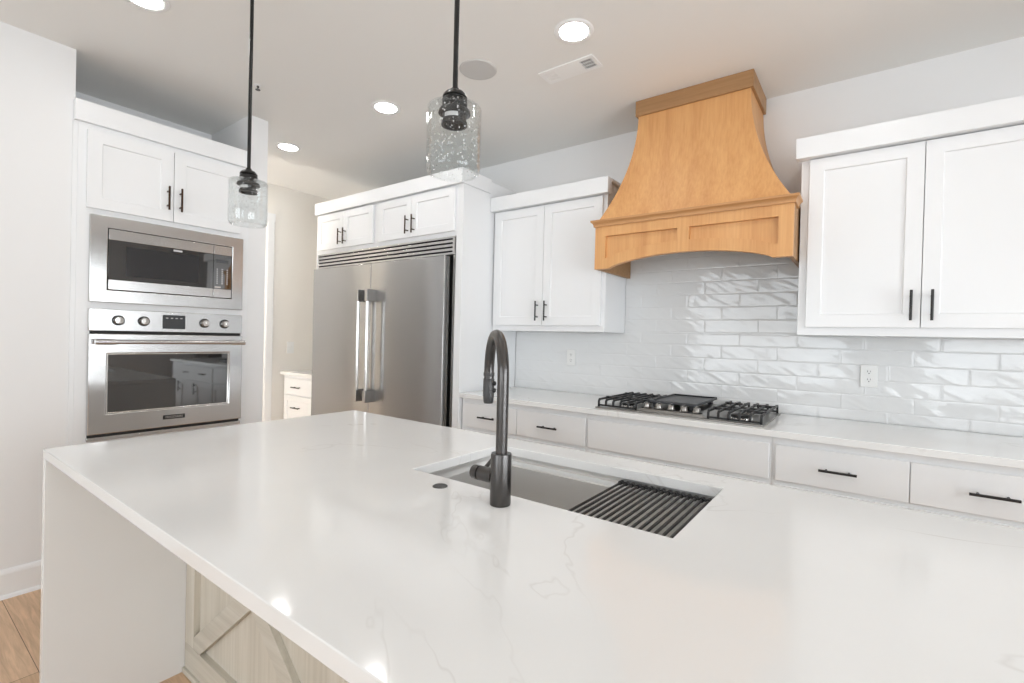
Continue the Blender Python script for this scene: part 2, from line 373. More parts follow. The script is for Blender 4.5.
# back-splash of glazed hand-made subway tile
TW, TH, J = 0.3005, 0.0788, 0.0013
def edge(a, b, i, n):
    e = 0.0022
    return a if i == 0 else b if i == n else a + e + (b - a - 2 * e) * (i - 1) / (n - 2)
def tiles(mb, X0, X1, Z0, Z1):
    r0 = int(math.floor((Z0 - CT) / TH)); row = r0
    while CT + 0.0 + row * TH < Z1 - 0.004:
        za, zb = 0.970 + (row - 1) * TH + J / 2, 0.970 + row * TH - J / 2
        row += 1
        za, zb = max(za, Z0), min(zb, Z1)
        if zb - za < 0.004: continue
        k = round((za + zb) / 2 / TH * 10)
        ph = (3.193 + (row - 2) * 0.0985) % TW
        n0 = int(math.floor((X0 - ph) / TW))
        for n in range(n0, n0 + 20):
            xa, xb = max(ph + n * TW + J / 2, X0), min(ph + (n + 1) * TW - J / 2, X1)
            if xb - xa < 0.005: continue
            rg = random.Random(row * 91 + n); tx, tz = rg.uniform(-1, 1), rg.uniform(-1, 1); off = rg.uniform(0, 50)
            nx, nz = max(3, int((xb - xa) / 0.0095) + 2), max(3, int((zb - za) / 0.0062) + 2)
            vs = []
            for j in range(nz + 1):
                for i in range(nx + 1):
                    x, z = edge(xa, xb, i, nx), edge(za, zb, j, nz)
                    p_, q_ = x * 0.86 - z * 0.5, x * 0.5 + z * 0.86
                    d = 0.0095 + 0.0008 * noise.noise((x * 6 + off, z * 13, off)) + 0.0008 * noise.noise((p_ * 6 + off, q_ * 34, 3)) + 0.0004 * noise.noise((p_ * 14 + off, q_ * 80, 7)) + 0.0042 * max(0.0, noise.noise((p_ * 7 + off * 2, q_ * 38, 11)) - 0.27)
                    d += 0.00035 * (tx * (x - xa - TW / 2) / TW + tz * (z - za - TH / 2) / TH)
                    if i in (0, nx) or j in (0, nz): d -= 0.0005
                    vs.append((x, -d, z))
            fs = [(j*(nx+1)+i, j*(nx+1)+i+1, (j+1)*(nx+1)+i+1, (j+1)*(nx+1)+i) for j in range(nz) for i in range(nx)]
            mb.add(vs, fs)
tm = MB(); tiles(tm, 1.0507, 4.248, CT + 0.001, 1.352); tiles(tm, 1.964, 3.013, 1.353, 1.98)
bs = mesh_obj('tile_backsplash', tm, M['tile'], smooth=60)
tag(bs, 'glossy white wavy subway tile backsplash behind the cooktop and under the oak hood', 'backsplash')
mesh_obj('grout', MB().box(1.05, 4.249, -0.0084, -0.0008, CT + 0.0005, 1.352).box(1.9635, 3.0135, -0.0084, -0.0008, 1.352, 1.985), M['grout'], bs)

# ------------------------------------------------------------------ kitchen island
IX0, IX1, IY0, IY1 = 1.204, 4.13, -2.764, -1.611
SX0, SX1, SY0, SY1 = 2.242, 3.0, -2.152, -1.733
PY = -2.366
t = thing('island_worktop', (2.6, -2.19, 0), 'long white quartz island worktop with grey veins and a waterfall end', 'worktop')
q = MB(); zb = CT - 0.03
def ring_slab(mb, X0, X1, Y0, Y1, a0, a1, b0, b1, z0, z1):
    o = [(X0,Y0),(X1,Y0),(X1,Y1),(X0,Y1)]; i = [(a0,b0),(a1,b0),(a1,b1),(a0,b1)]
    vs = [(x,y,z1) for x,y in o] + [(x,y,z1) for x,y in i] + [(x,y,z0) for x,y in o] + [(x,y,z0) for x,y in i]
    fs = []
    for k in range(4):
        l = (k + 1) % 4
        fs += [(k,l,l+4,k+4),(k+8,k+12,l+12,l+8),(k,k+8,l+8,l),(k+4,l+4,l+12,k+12)]
    mb.add(vs, fs)
ring_slab(q, IX0, IX1, IY0, IY1, SX0, SX1, SY0, SY1, zb, CT)
mesh_obj('slab', q, M['quartz'], t, 0.0025, seg=3)
for a, b_ in ((IX0, IX0 + 0.03), (IX1 - 0.03, IX1)):
    mesh_obj('waterfall_panel', B(a, b_, IY0 + 0.0003, IY1 - 0.0003, 0, zb - 0.0004), M['quartz'], t, 0.0008)
# island cabinet with X-braced whitewashed oak panels
CX0, CX1 = IX0 + 0.032, IX1 - 0.032
t = thing('island_cabinet', (2.6, -2.0, 0), 'whitewashed oak island cabinet with X-braced back panels under the white worktop', 'cabinet')
mesh_obj('carcass', MB().box(CX0, CX1, PY + 0.028, PY + 0.046, 0.0, zb - 0.002).box(CX0, CX0 + 0.018, PY + 0.046, -1.70, 0.1, zb - 0.002)
         .box(CX1 - 0.018, CX1, PY + 0.046, -1.70, 0.1, zb - 0.002).box(CX0, CX1, PY + 0.046, -1.70, 0.1, 0.118).box(CX0, CX1, -1.72, -1.70, 0.1, 0.64)
         .box(CX0, 2.15, -1.72, -1.70, 0.64, zb - 0.002).box(3.08, CX1, -1.72, -1.70, 0.64, zb - 0.002)
         .box(CX0, CX1, -1.76, -1.745, 0, 0.1), M['wash_v'])
o = bpy.data.objects['carcass']; o.parent = t; o.location = -Vector(ORG[t.name])
st = 0.075; n = 3; pw = (CX1 - CX0 - st * (n + 1)) / n
rail0, rail1 = 0.115, 0.80
mesh_obj('bottom_rail', MB().box(CX0, CX1, PY, PY + 0.027, 0.02, rail0), M['wash_x'], t, 0.0015)
mesh_obj('plinth', B(CX0, CX1, PY - 0.008, PY + 0.028, 0.0, 0.02), M['wash_x'], t, 0.002)
mesh_obj('top_rail', B(CX0, CX1, PY, PY + 0.027, rail1, zb - 0.002), M['wash_x'], t, 0.0015)
for k in range(n + 1):
    a = CX0 + k * (pw + st)
    mesh_obj('stile', B(a, a + st, PY, PY + 0.0275, rail0 + 0.0003, rail1 - 0.0003), M['wash_v'], t, 0.0015)
for k in range(n):
    a, b_ = CX0 + st + k * (pw + st), CX0 + (k + 1) * (pw + st)
    mesh_obj('inset_panel', B(a, b_, PY + 0.0215, PY + 0.0275, rail0, rail1), M['wash_v'], t)
    hh = 0.034; L = math.hypot(b_ - a, rail1 - rail0); hz = hh * L / (b_ - a); hx = hh * L / (rail1 - rail0)
    f = lambda u, v, w: (u, w, v)
    br = MB().prism([(a, rail0), (a + hx, rail0), (b_, rail1 - hz), (b_, rail1), (b_ - hx, rail1), (a, rail0 + hz)], PY + 0.001, PY + 0.0213, f)
    mesh_obj('diagonal_brace', br, M['wash_x'], t, 0.0012)
    # second brace in two halves that meet the first one
    mid = ((a + b_) / 2, (rail0 + rail1) / 2)
    sl = (rail1 - rail0) / (b_ - a)
    # points where the falling brace's edges cross the rising brace's edges
    def cross(s1, s2):   # falling: z = rail1 - sl*(x-a) + s1*hz ; rising: z = rail0 + sl*(x-a) + s2*hz
        x = a + ((rail1 - rail0) + (s1 - s2) * hz) / (2 * sl); return (x, rail0 + sl * (x - a) + s2 * hz)
    up_l, up_r, dn_l, dn_r = cross(-1, 1), cross(1, 1), cross(-1, -1), cross(1, -1)
    mesh_obj('diagonal_brace', MB().prism([(a, rail1), (a, rail1 - hz), up_l, up_r, (a + hx, rail1)], PY + 0.001, PY + 0.0213, f), M['wash_x'], t, 0.0012)
    mesh_obj('diagonal_brace', MB().prism([(b_, rail0), (b_, rail0 + hz), dn_r, dn_l, (b_ - hx, rail0)], PY + 0.001, PY + 0.0213, f), M['wash_x'], t, 0.0012)
xs = [CX0 + 0.01 + k * (CX1 - CX0 - 0.02) / 6 for k in range(7)]
aisle = lambda u, z, d: (u, -1.70 + d, z)
for k in range(6):
    d_ = mesh_obj('door', MB().shaker(aisle, xs[k] + 0.003, xs[k + 1] - 0.003, 0.13, 0.865), M['wash_v'], t, 0.001)
    pull(d_, lambda u, z, d: (u, -1.68 + d, z), xs[k + 1] - 0.035 if k % 2 == 0 else xs[k] + 0.035, 0.76)

# ------------------------------------------------------------------ workstation sink, rack, tap, button
t = thing('undermount_sink', (2.62, -1.94, 0.66), 'stainless steel undermount sink set into the white island worktop', 'sink')
def basin(mb, rects):
    """nested rounded rectangles (x0,x1,y0,y1,r,z) skinned one to the next, last one filled"""
    rings = []
    for x0, x1, y0, y1, r, z in rects:
        g = []
        for (cx_, cy_, a0) in ((x1 - r, y1 - r, 0), (x0 + r, y1 - r, 90), (x0 + r, y0 + r, 180), (x1 - r, y0 + r, 270)):
            for k in range(6):
                a = R(a0 + k * 18); g.append((cx_ + r * math.cos(a), cy_ + r * math.sin(a), z))
        rings.append(g)
    n = len(rings[0]); vs = [p for g in rings for p in g]; fs = []
    for i in range(len(rings) - 1):
        for k in range(n): fs.append((i*n+k, i*n+(k+1)%n, (i+1)*n+(k+1)%n, (i+1)*n+k))
    fs.append(tuple(range((len(rings)-1)*n, len(rings)*n))); mb.add(vs, fs)
s_ = MB(); e = 0.006
X0, X1, Y0, Y1 = SX0 - e, SX1 + e, SY0 - e, SY1 + e
zt = zb - 0.001
basin(s_, [(X0 - .03, X1 + .03, Y0 - .03, Y1 + .03, .02, zt), (X0, X1, Y0, Y1, .012, zt), (X0, X1, Y0, Y1, .012, zt - .012),
           (X0 + .0, X1 - .0, Y0 + .012, Y1 - .012, .012, zt - .014), (X0 + .002, X1 - .002, Y0 + .014, Y1 - .014, .012, zt - .028),
           (X0 + .002, X1 - .002, Y0 + .020, Y1 - .020, .012, zt - .030),
           (X0 + .006, X1 - .006, Y0 + .022, Y1 - .022, .016, zt - .215), (X0 + .02, X1 - .02, Y0 + .036, Y1 - .036, .02, zt - .228), (X0 + .25, X1 - .25, Y0 + .16, Y1 - .16, .03, zt - .234)])
b_ = mesh_obj('basin', s_, M['steel_sink'], t, smooth=35)
mesh_obj('drain', MB().lathe([(0.0, 0.0015), (0.03, 0.001), (0.034, 0.004), (0.052, 0.003), (0.055, 0.0), (0.0, -0.0005)], (2.63, -1.94, zt - 0.2335), 32), M['steel'], t, smooth=40)
t = thing('roll_up_drying_rack', (2.86, -1.94, 0.88), 'black roll-up drying rack of thin rods laid across the right end of the sink', 'drying rack')
zr = zt - 0.0085; RX0, RX1 = 2.714, 2.986
for k in range(16):
    x = RX0 + (RX1 - RX0) * k / 15
    mesh_obj('rod', MB().tube([(x, SY0 - .002, zr + .0005), (x, SY1 + .002, zr + .0005)], 0.0037, 10), M['black'], t, smooth=50)
for y in (SY0 + .012, SY1 - .012):
    mb = MB()
    for k in range(16):
        x = RX0 + (RX1 - RX0) * k / 15; mb.tube([(x, y - .009, zr + .0005), (x, y + .009, zr + .0005)], 0.0066, 10)
    mb.box(RX0, RX1, y - .008, y + .008, zr - .001, zr + .002)
    mesh_obj('silicone_strip', mb, M['iron'], t, smooth=50)

FX, FY = 2.621, -2.222
t = thing('kitchen_faucet', (FX, FY, CT), 'tall gunmetal gooseneck pull-down faucet standing on the island behind the sink', 'faucet')
mesh_obj('base', MB().lathe([(0.0, 0.0), (0.0235, 0.0), (0.0245, 0.002), (0.0245, 0.117), (0.0235, 0.12), (0.0165, 0.12), (0.0, 0.12)], (FX, FY, CT), 36), M['gun'], t, smooth=35)
dx, dy = -0.75, 0.66; dl = math.hypot(dx, dy); dx, dy = dx / dl, dy / dl
rc = 0.1; zc = CT + 0.296
path = [(FX, FY, CT + 0.118), (FX, FY, CT + 0.2), (FX, FY, zc - 0.02)]
for k in range(0, 19):
    a = R(180 - k * 10); path.append((FX + dx * (rc + rc * math.cos(a)), FY + dy * (rc + rc * math.cos(a)), zc + rc * math.sin(a)))
ex, ey = FX + dx * 2 * rc, FY + dy * 2 * rc
path.append((ex, ey, zc - 0.02)); path.append((ex, ey, CT + 0.293))
mesh_obj('spout', MB().tube(path, 0.0138, 20), M['gun'], t, smooth=50)
sp = mesh_obj('spray_head', MB().lathe([(0.0, 0.0), (0.0115, 0.0), (0.0135, 0.004), (0.0152, 0.02), (0.0152, 0.066), (0.0128, 0.07), (0.0128, 0.074), (0.0150, 0.075), (0.0150, 0.084), (0.0, 0.084)], (ex, ey, CT + 0.209), 28), M['gunmat'], t, smooth=35)
for q in (0.036, 0.055):
    px, py = rt.x * 0.017 * 1.0 - 0.004, rt.y * 0.017
    mesh_obj('spray_button', MB().lathe([(0, -0.004), (0.0062, -0.004), (0.0062, 0.003), (0.004, 0.005), (0, 0.005)], (ex + 0.0152, ey + 0.004, CT + 0.209 + q), 14, 'x'), M['black'], sp, smooth=40)
hz_ = CT + 0.062
hb = mesh_obj('handle', MB().lathe([(0, 0.0), (0.0165, 0.0), (0.0175, 0.002), (0.0175, 0.018), (0.0155, 0.0185), (0.0155, 0.0215), (0.0175, 0.022), (0.0175, 0.062), (0, 0.062)], (FX - 0.083, FY, hz_), 28, 'x'), M['gun'], t, smooth=35)
mesh_obj('lever', MB().tube([(FX - 0.056, FY + 0.012, hz_ + 0.012), (FX - 0.056, FY + 0.05, hz_ + 0.035), (FX - 0.056, FY + 0.085, hz_ + 0.055)], [0.005, 0.0045, 0.004], 12), M['gun'], hb, smooth=50)
t = mesh_obj('disposal_switch_button', MB().lathe([(0, 0), (0.0195, 0), (0.0195, 0.0015), (0.0165, 0.003), (0.016, 0.0022), (0.0, 0.0026)], (2.42, -2.217, CT), 32), M['gunmat'], None, smooth=35)
tag(t, 'small round dark air switch button flush on the worktop left of the faucet', 'switch')

# ------------------------------------------------------------------ range wall: base cabinets and worktop
t = mesh_obj('range_worktop', B(1.056, 4.2, -0.663, -0.0115, zb, CT), M['quartz'], None, 0.002, seg=3)
tag(t, 'white quartz worktop along the tiled wall carrying the cooktop', 'worktop')
def base_cab(x0, x1, drawers, label, pulls=True, group='white base cabinets under the tiled wall', hidden=0.02):
    t = thing('base_cabinet', ((x0 + x1) / 2, -0.3, 0), label, 'cabinet', group)
    mesh_obj('body', MB().box(x0 + .0005, x1 - .0005, -0.627, -0.014, 0.1, zb - 0.001).box(x0 + .0005, x1 - .0005, -0.55, -0.014, 0, 0.1), M['cab'], t)
    for a, b in drawers:
        d_ = mesh_obj('drawer', B(a, b, -0.638, -0.6275, 0.687, 0.85), M['cab'], t, 0.0025)
        if pulls: pull(d_, faceY(-0.638), (a + b) / 2, 0.768, 0.135, False)
        dd = [(a, b)] if b - a < 0.6 else [(a, (a + b) / 2 - .0015), ((a + b) / 2 + .0015, b)]
        for i, (c0, c1) in enumerate(dd):
            e_ = mesh_obj('door', MB().shaker(faceY(-0.6275), c0, c1, 0.115, 0.668, 0.0105), M['cab'], t, 0.001)
            pull(e_, faceY(-0.638), c1 - 0.03 if i == 0 else c0 + 0.03, 0.58)
    return t
base_cab(1.056, 2.021, [(1.068, 1.5245), (1.5275, 2.011)], 'white base cabinet with two drawers beside the fridge panel')
base_cab(2.021, 2.962, [(2.027, 2.951)], 'white base cabinet with one wide plain front below the cooktop', False)
base_cab(2.962, 4.2, [(2.976, 3.4475), (3.4505, 3.92)], 'white base cabinet with two drawers right of the cooktop')

# ------------------------------------------------------------------ gas cooktop
KX0, KX1, KY0, KY1 = 2.054, 2.921, -0.605, -0.06
t = thing('gas_cooktop', (2.49, -0.33, CT), 'stainless gas cooktop with black iron grates and five knobs on the wall worktop', 'cooktop')
tr = MB().box(KX0, KX1, KY0, KY1, CT + .0005, CT + .008)
fz = lambda u, v, w: (u, w, v)
tr.prism([(2.288, CT + .0082), (2.662, CT + .0082), (2.652, CT + .013), (2.642, CT + .020), (2.632, CT + .025), (2.318, CT + .025), (2.308, CT + .020), (2.298, CT + .013)], -0.595, -0.09, fz)
mesh_obj('steel_tray', tr, M['console'], t, 0.002)
for k in range(5):
    x = 2.337 + 0.0665 * k
    mesh_obj('knob', MB().lathe([(0, 0), (0.0235, 0), (0.0245, 0.004), (0.0225, 0.007), (0.019, 0.008), (0.0175, 0.024), (0.0155, 0.027), (0, 0.028)], (x, -0.55, CT + .025), 24).box(x - .003, x + .003, -0.567, -0.533, CT + .05, CT + .059), M['console'], t, smooth=35)
    mesh_obj('knob_ring', MB().lathe([(0.024, 0.0), (0.0275, 0.0), (0.0275, 0.003), (0.0250, 0.003)], (x, -0.55, CT + .0252), 24, closed=True), M['slot'], t, smooth=35)
for (bx, by, br_) in ((2.19, -0.45, .036), (2.19, -0.2, .045), (2.79, -0.45, .045), (2.79, -0.2, .036), (2.47, -0.28, .05)):
    z = CT + (.0362 if bx == 2.47 else .0082)
    b_ = mesh_obj('burner', MB().lathe([(0, 0), (br_ + .014, 0), (br_ + .012, .007), (br_, .010), (0, .010)], (bx, by, z), 28), M['steel'], t, smooth=35)
    if bx != 2.47: mesh_obj('burner_cap', MB().lathe([(0, 0), (br_, 0), (br_ + .001, .004), (br_ - .004, .009), (0, .010)], (bx, by, z + .0102), 28), M['iron'], b_, smooth=35)
def grate(x0, x1, y0, y1):
    mb = MB(); zt_ = CT + 0.054; zf = CT + .0086; h = 0.011; w = 0.0055
    nb = 6
    for k in range(nb):
        x = x0 + w + (x1 - x0 - 2 * w) * k / (nb - 1)
        pts = [(y0, zf + .004), (y0, zt_ - .014), (y0 + .012, zt_), (y1 - .012, zt_), (y1, zt_ - .014), (y1, zf + .004), (y1 - .010, zf + .004), (y1 - .010, zt_ - .016), (y1 - .017, zt_ - h), (y0 + .017, zt_ - h), (y0 + .010, zt_ - .016), (y0 + .010, zf + .004)]
        if k in (0, nb - 1): pts[0] = (y0, zf); pts[-1] = (y0 + .010, zf); pts[5] = (y1, zf); pts[6] = (y1 - .010, zf)
        mb.prism(pts, x - w, x + w, lambda u, v, q: (q, u, v))
    for y in (y0 + .005, (y0 + y1) / 2, y1 - .005):
        zz = (zf + .004, zf + .013) if y != (y0 + y1) / 2 else (zt_ - h, zt_ - .001)
        mb.box(x0, x1, y - .005, y + .005, *zz)
    for y in (y0 + .12, y1 - .12):
        mb.box(x0, x0 + (x1 - x0) * .36, y - .005, y + .005, zt_ - h, zt_ + .003); mb.box(x1 - (x1 - x0) * .36, x1, y - .005, y + .005, zt_ - h, zt_ + .003)
        for k in range(nb):
            x = x0 + w + (x1 - x0 - 2 * w) * k / (nb - 1); mb.box(x - w, x + w, y - .012, y + .012, zt_ - .002, zt_ + .004)
    mesh_obj('grate', mb, M['iron'], t, 0.0012)
grate(2.062, 2.294, -0.59, -0.08); grate(2.662, 2.912, -0.59, -0.08)
g = MB(); GX0, GX1, GY0, GY1, gz = 2.33, 2.588, -0.505, -0.075, CT + .050
g.box(GX0, GX1, GY0, GY1, gz, gz + .008)
for (a, b, c_, d_) in ((GX0, GX1, GY0, GY0 + .01), (GX0, GX1, GY1 - .01, GY1), (GX0, GX0 + .01, GY0 + .01, GY1 - .01), (GX1 - .01, GX1, GY0 + .01, GY1 - .01)):
    g.box(a, b, c_, d_, gz + .008, gz + .014)
for (a, b) in ((GX0 + .03, -0.47), (GX1 - .03, -0.47), (GX0 + .03, -0.11), (GX1 - .03, -0.11)):
    g.box(a - .012, a + .012, b - .02, b + .02, CT + .0254, gz)
t = mesh_obj('griddle_plate', g, M['griddle'], None, 0.002, origin=(2.47, -0.29, CT + .0254))
tag(t, 'dark grey flat griddle plate resting on the middle of the gas cooktop', 'griddle')

# ------------------------------------------------------------------ oak range hood
HX0, HX1, HY = 1.976, 3.006, -0.506
t = thing('range_hood', (2.49, 0, 1.722), 'curved natural oak range hood with arched apron above the cooktop', 'range hood')
hc = (HX0 + HX1) / 2
def arch(x, zc_=1.785, zf_=1.722, half=0.43):
    u = abs(x - hc) / half
    return zf_ if u >= 1 else zf_ + (zc_ - zf_) * (1 - u * u) ** 0.75
N = 48
pts = [(HX0, 1.722)] + [(hc - .43 + .86 * k / N, arch(hc - .43 + .86 * k / N)) for k in range(N + 1)] + [(HX1, 1.722), (HX1, 1.985), (HX0, 1.985)]
mb = MB()
# apron front with two sunk panels: built as strips in x so the panel openings follow the arch
def panel_bottom(x): return max(1.786, min(arch(x) + 0.063, 1.85)) 
pans = [(2.042, 2.461), (2.524, 2.943)]; ptop = 1.915
xs = sorted(set([HX0, HX1] + [hc - .43 + .86 * k / N for k in range(N + 1)] + [v for p in pans for v in p] + [v for p in pans for v in (p[0] + 1e-5, p[1] - 1e-5)]))
fy, fyb, fyp = HY, HY + 0.034, HY + 0.019
for a, b in zip(xs[:-1], xs[1:]):
    xm = (a + b) / 2; ins = any(p[0] < xm < p[1] for p in pans)
    la, lb = arch(a), arch(b)
    if not ins:
        mb.add([(a, fy, la), (b, fy, lb), (b, fy, 1.985), (a, fy, 1.985)], [(0, 1, 2, 3)])
    else:
        pa, pb = panel_bottom(a), panel_bottom(b)
        mb.add([(a, fy, la), (b, fy, lb), (b, fy, pb), (a, fy, pa)], [(0, 1, 2, 3)])
        mb.add([(a, fy, ptop), (b, fy, ptop), (b, fy, 1.985), (a, fy, 1.985)], [(0, 1, 2, 3)])
        mb.add([(a, fy, pa), (b, fy, pb), (b, fyp, pb), (a, fyp, pa)], [(0, 1, 2, 3)])
        mb.add([(a, fy, ptop), (b, fy, ptop), (b, fyp, ptop), (a, fyp, ptop)], [(3, 2, 1, 0)])
    mb.add([(a, fy, la), (b, fy, lb), (b, fyb, lb), (a, fyb, la)], [(3, 2, 1, 0)])
    mb.add([(a, fyb, la), (b, fyb, lb), (b, fyb, 1.985), (a, fyb, 1.985)], [(3, 2, 1, 0)])
for p in pans:
    for x in p:
        pb = panel_bottom(x); mb.add([(x, fy, pb), (x, fy, ptop), (x, fyp, ptop), (x, fyp, pb)], [(0, 1, 2, 3)])
for x in (HX0, HX1): mb.add([(x, fy, 1.722), (x, fyb, 1.722), (x, fyb, 1.985), (x, fy, 1.985)], [(0, 1, 2, 3)])
mb.add([(HX0, fy, 1.985), (HX1, fy, 1.985), (HX1, fyb, 1.985), (HX0, fyb, 1.985)], [(0, 1, 2, 3)])
mesh_obj('apron', mb, M['oak_v'], t)
for p in pans:
    xs_ = [p[0] + (p[1] - p[0]) * k / 20 for k in range(21)]
    pl = MB()
    pl.prism([(x, panel_bottom(x) + .0003) for x in xs_] + [(p[1], ptop - .0003), (p[0], ptop - .0003)], fyp - .0006, fyp + .012, lambda u, v, w: (u, w, v))
    mesh_obj('sunk_panel', pl, M['oak_v'], t)
for a, b in ((HX0, HX0 + .02), (HX1 - .02, HX1)):
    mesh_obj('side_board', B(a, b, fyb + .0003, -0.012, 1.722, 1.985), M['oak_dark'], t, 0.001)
mesh_obj('liner', MB().box(HX0 + .0205, HX1 - .0205, fyb + .0005, -0.012, 1.94, 1.95).box(2.15, 2.83, -.44, -.12, 1.93, 1.94), M['steel_h'], t, 0.001)
mo = MB(); prof = [(0, 1.972), (0.009, 1.972), (0.009, 1.979), (0.010, 1.985), (0.013, 1.991), (0.018, 1.996), (0.020, 1.997), (0.0235, 1.9995), (0.0235, 2.010), (0, 2.010)]
# mitred moulding: left return, front, right return
yl = -0.385
def mring(d, z): return [(HX0 - d, yl, z), (HX0 - d, HY - d, z), (HX1 + d, HY - d, z), (HX1 + d, yl, z)]
vs = [p for d, z in prof for p in mring(d, z)]; n = len(prof); fs = []
for i in range(n):
    j = (i + 1) % n
    for k in range(3): fs.append((i*4+k, i*4+k+1, j*4+k+1, j*4+k))
fs += [tuple(i*4 for i in range(n)), tuple(i*4+3 for i in range(n))[::-1]]
mo.add(vs, fs); mo.box(HX0 + .001, HX1 - .001, HY + .001, -0.012, 1.9855, 2.0095)
mesh_obj('ledge_moulding', mo, M['oak_h'], t, smooth=25)
bd = MB(); N = 24; rows = []
for k in range(N + 1):
    u = k / N; s1 = 1 - (1 - u) ** 2; z = 2.01 + (2.640 - 2.01) * u
    rows.append([(1.988 + 0.184 * s1, -0.003, z), (1.988 + 0.184 * s1, -0.494 + 0.121 * s1, z), (2.994 - 0.214 * s1, -0.494 + 0.121 * s1, z), (2.994 - 0.214 * s1, -0.003, z)])
vs = [p for r_ in rows for p in r_]; fs = [(3, 2, 1, 0), (N*4, N*4+1, N*4+2, N*4+3)]
for k in range(N):
    for i in range(4): fs.append((k*4+i, k*4+(i+1)%4, (k+1)*4+(i+1)%4, (k+1)*4+i))
bd.add(vs, fs); mesh_obj('flared_body', bd, M['oak_v'], t, smooth=35)
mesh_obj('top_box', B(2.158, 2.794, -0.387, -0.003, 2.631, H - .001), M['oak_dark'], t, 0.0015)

# ------------------------------------------------------------------ wall cabinets either side of the hood
def crown_y(x0, x1, yf, z0, z1, yb, parent, mat):
    """flat crown board wrapping front and both ends"""
    return mesh_obj('crown', MB().box(x0, x1, yf, yb, z0, z1), mat, parent, 0.0015)
def wall_cab(x0, x1, doors, label, cr0, cr1, zh):
    t = thing('wall_cabinet', ((x0 + x1) / 2, 0, 1.353), label, 'cabinet', 'white wall cabinets beside the hood')
    mesh_obj('body', MB().box(x0, x1, -0.318, -0.003, 1.353, 2.30), M['cab'], t, 0.001)
    crown_y(cr0, cr1, -0.374, 2.218, 2.317, -0.3185, t, M['cab'])
    bpy.data.objects[t.children[-1].name]
    mesh_obj('crown_return', B(cr0, cr1, -0.3183, -0.003, 2.3005, 2.317), M['cab'], t)
    for i, (a, b) in enumerate(doors):
        d_ = mesh_obj('door', MB().shaker(faceY(-0.3185), a, b, 1.392, 2.213, 0.0205, 0.06), M['cab'], t, 0.001)
        pull(d_, faceY(-0.339), b - 0.034 if i == 0 else a + 0.034, 1.49, 0.134)
    return t
wall_cab(1.053, 1.962, [(1.075, 1.5005), (1.5035, 1.936)], 'white two-door shaker wall cabinet between the fridge and the hood', 1.053, 1.985, 0)
wall_cab(3.014, 3.965, [(3.05, 3.4835), (3.4865, 3.925)], 'white two-door shaker wall cabinet right of the oak hood', 2.993, 3.965, 0)

# ------------------------------------------------------------------ refrigerator and its surround
for a, b, lb in ((-0.716, -0.702, 'thin white end panel on the hall side of the steel fridge'), (0.992, 1.0505, 'tall white end panel between the steel fridge and the left wall cabinet')):
    o = mesh_obj('fridge_end_panel', B(a, b, -0.662, -0.012, 0, 2.44), M['cab'], None, 0.001, origin=((a + b) / 2, -0.33, 0)); tag(o, lb, 'cabinet panel', 'end panels of the fridge')
t = thing('crown_moulding', (0.17, -0.68, 2.349), 'flat white crown board above the cabinets over the fridge', 'crown')
mesh_obj('front_board', B(-0.712, 1.0525, -0.695, -0.6625, 2.349, 2.451), M['cab'], t, 0.0015)
mesh_obj('return_board', B(1.053, 1.064, -0.695, -0.3785, 2.349, 2.451), M['cab'], t, 0.0015)
for a, b, doors, lb in ((-0.6965, 0.1295, [(-0.682, -0.2965), (-0.2935, 0.095)], 'white shaker cabinet above the left fridge door'),
                        (0.130, 0.9915, [(0.165, 0.5485), (0.5515, 0.984)], 'white shaker cabinet above the right fridge door')):
    u = thing('overhead_cabinet', ((a + b) / 2, -0.33, 2.0), lb, 'cabinet', 'small cabinets over the fridge')
    mesh_obj('body', B(a, b, -0.66, -0.012, 2.0, 2.44), M['cab'], u)
    for i, (c0, c1) in enumerate(doors):
        d_ = mesh_obj('door', MB().shaker(faceY(-0.6605), c0, c1, 2.032, 2.335, 0.02, 0.055), M['cab'], u, 0.001)
        pull(d_, faceY(-0.6805), c1 - 0.033 if i == 0 else c0 + 0.033, 2.122, 0.134, mat=M['bronze'])
t = thing('refrigerator', (0.145, -0.33, 0), 'wide built-in stainless steel fridge with two tall doors', 'refrigerator')
mesh_obj('body', MB().box(-0.684, 0.982, -0.62, -0.02, 0.02, 1.99), M['gunmat'], t)
gr = MB().box(-0.684, 0.982, -0.665, -0.6205, 1.872, 1.886).box(-0.684, 0.982, -0.665, -0.6205, 1.985, 1.998).box(-0.684, -0.675, -0.665, -0.6205, 1.886, 1.985).box(0.962, 0.982, -0.665, -0.6205, 1.886, 1.985)
for k in range(3):
    z = 1.898 + k * 0.029
    gr.prism([(-0.664, z), (-0.664, z + .018), (-0.635, z + .026), (-0.635, z + .008)], -0.684, 0.962, lambda u, v, w: (w, u, v))
mesh_obj('grille', gr, M['steel_h'], t, 0.001)
mesh_obj('grille_backing', B(-0.684, 0.962, -0.6202, -0.6195, 1.886, 1.985), M['slot'], t)
for a, b in ((-0.684, -0.668), (0.962, 0.982)):
    mesh_obj('side_trim', B(a, b, -0.655, -0.6205, 0.05, 1.871), M['steel_v'], t, 0.001)
mesh_obj('toe_grille', B(-0.70, 0.982, -0.61, -0.6205, 0.02, 0.1), M['gunmat'], t)
for a, b, hx in ((-0.660, 0.1405, 0.092), (0.1435, 0.945, 0.205)):
    d_ = mesh_obj('door', B(a, b, -0.722, -0.625, 0.11, 1.859), M['steel_v'], t, 0.004, seg=3)
    hm = MB().tube([(hx, -0.797, 0.86), (hx, -0.797, 1.56)], 0.0135, 16)
    mesh_obj('handle', hm, M['steel'], d_, smooth=40)
    for z in (0.775, 1.555):
        mesh_obj('handle_bracket', B(hx - .0165, hx + .0165, -0.813, -0.7222, z, z + .092), M['steel_v'], d_, 0.003)

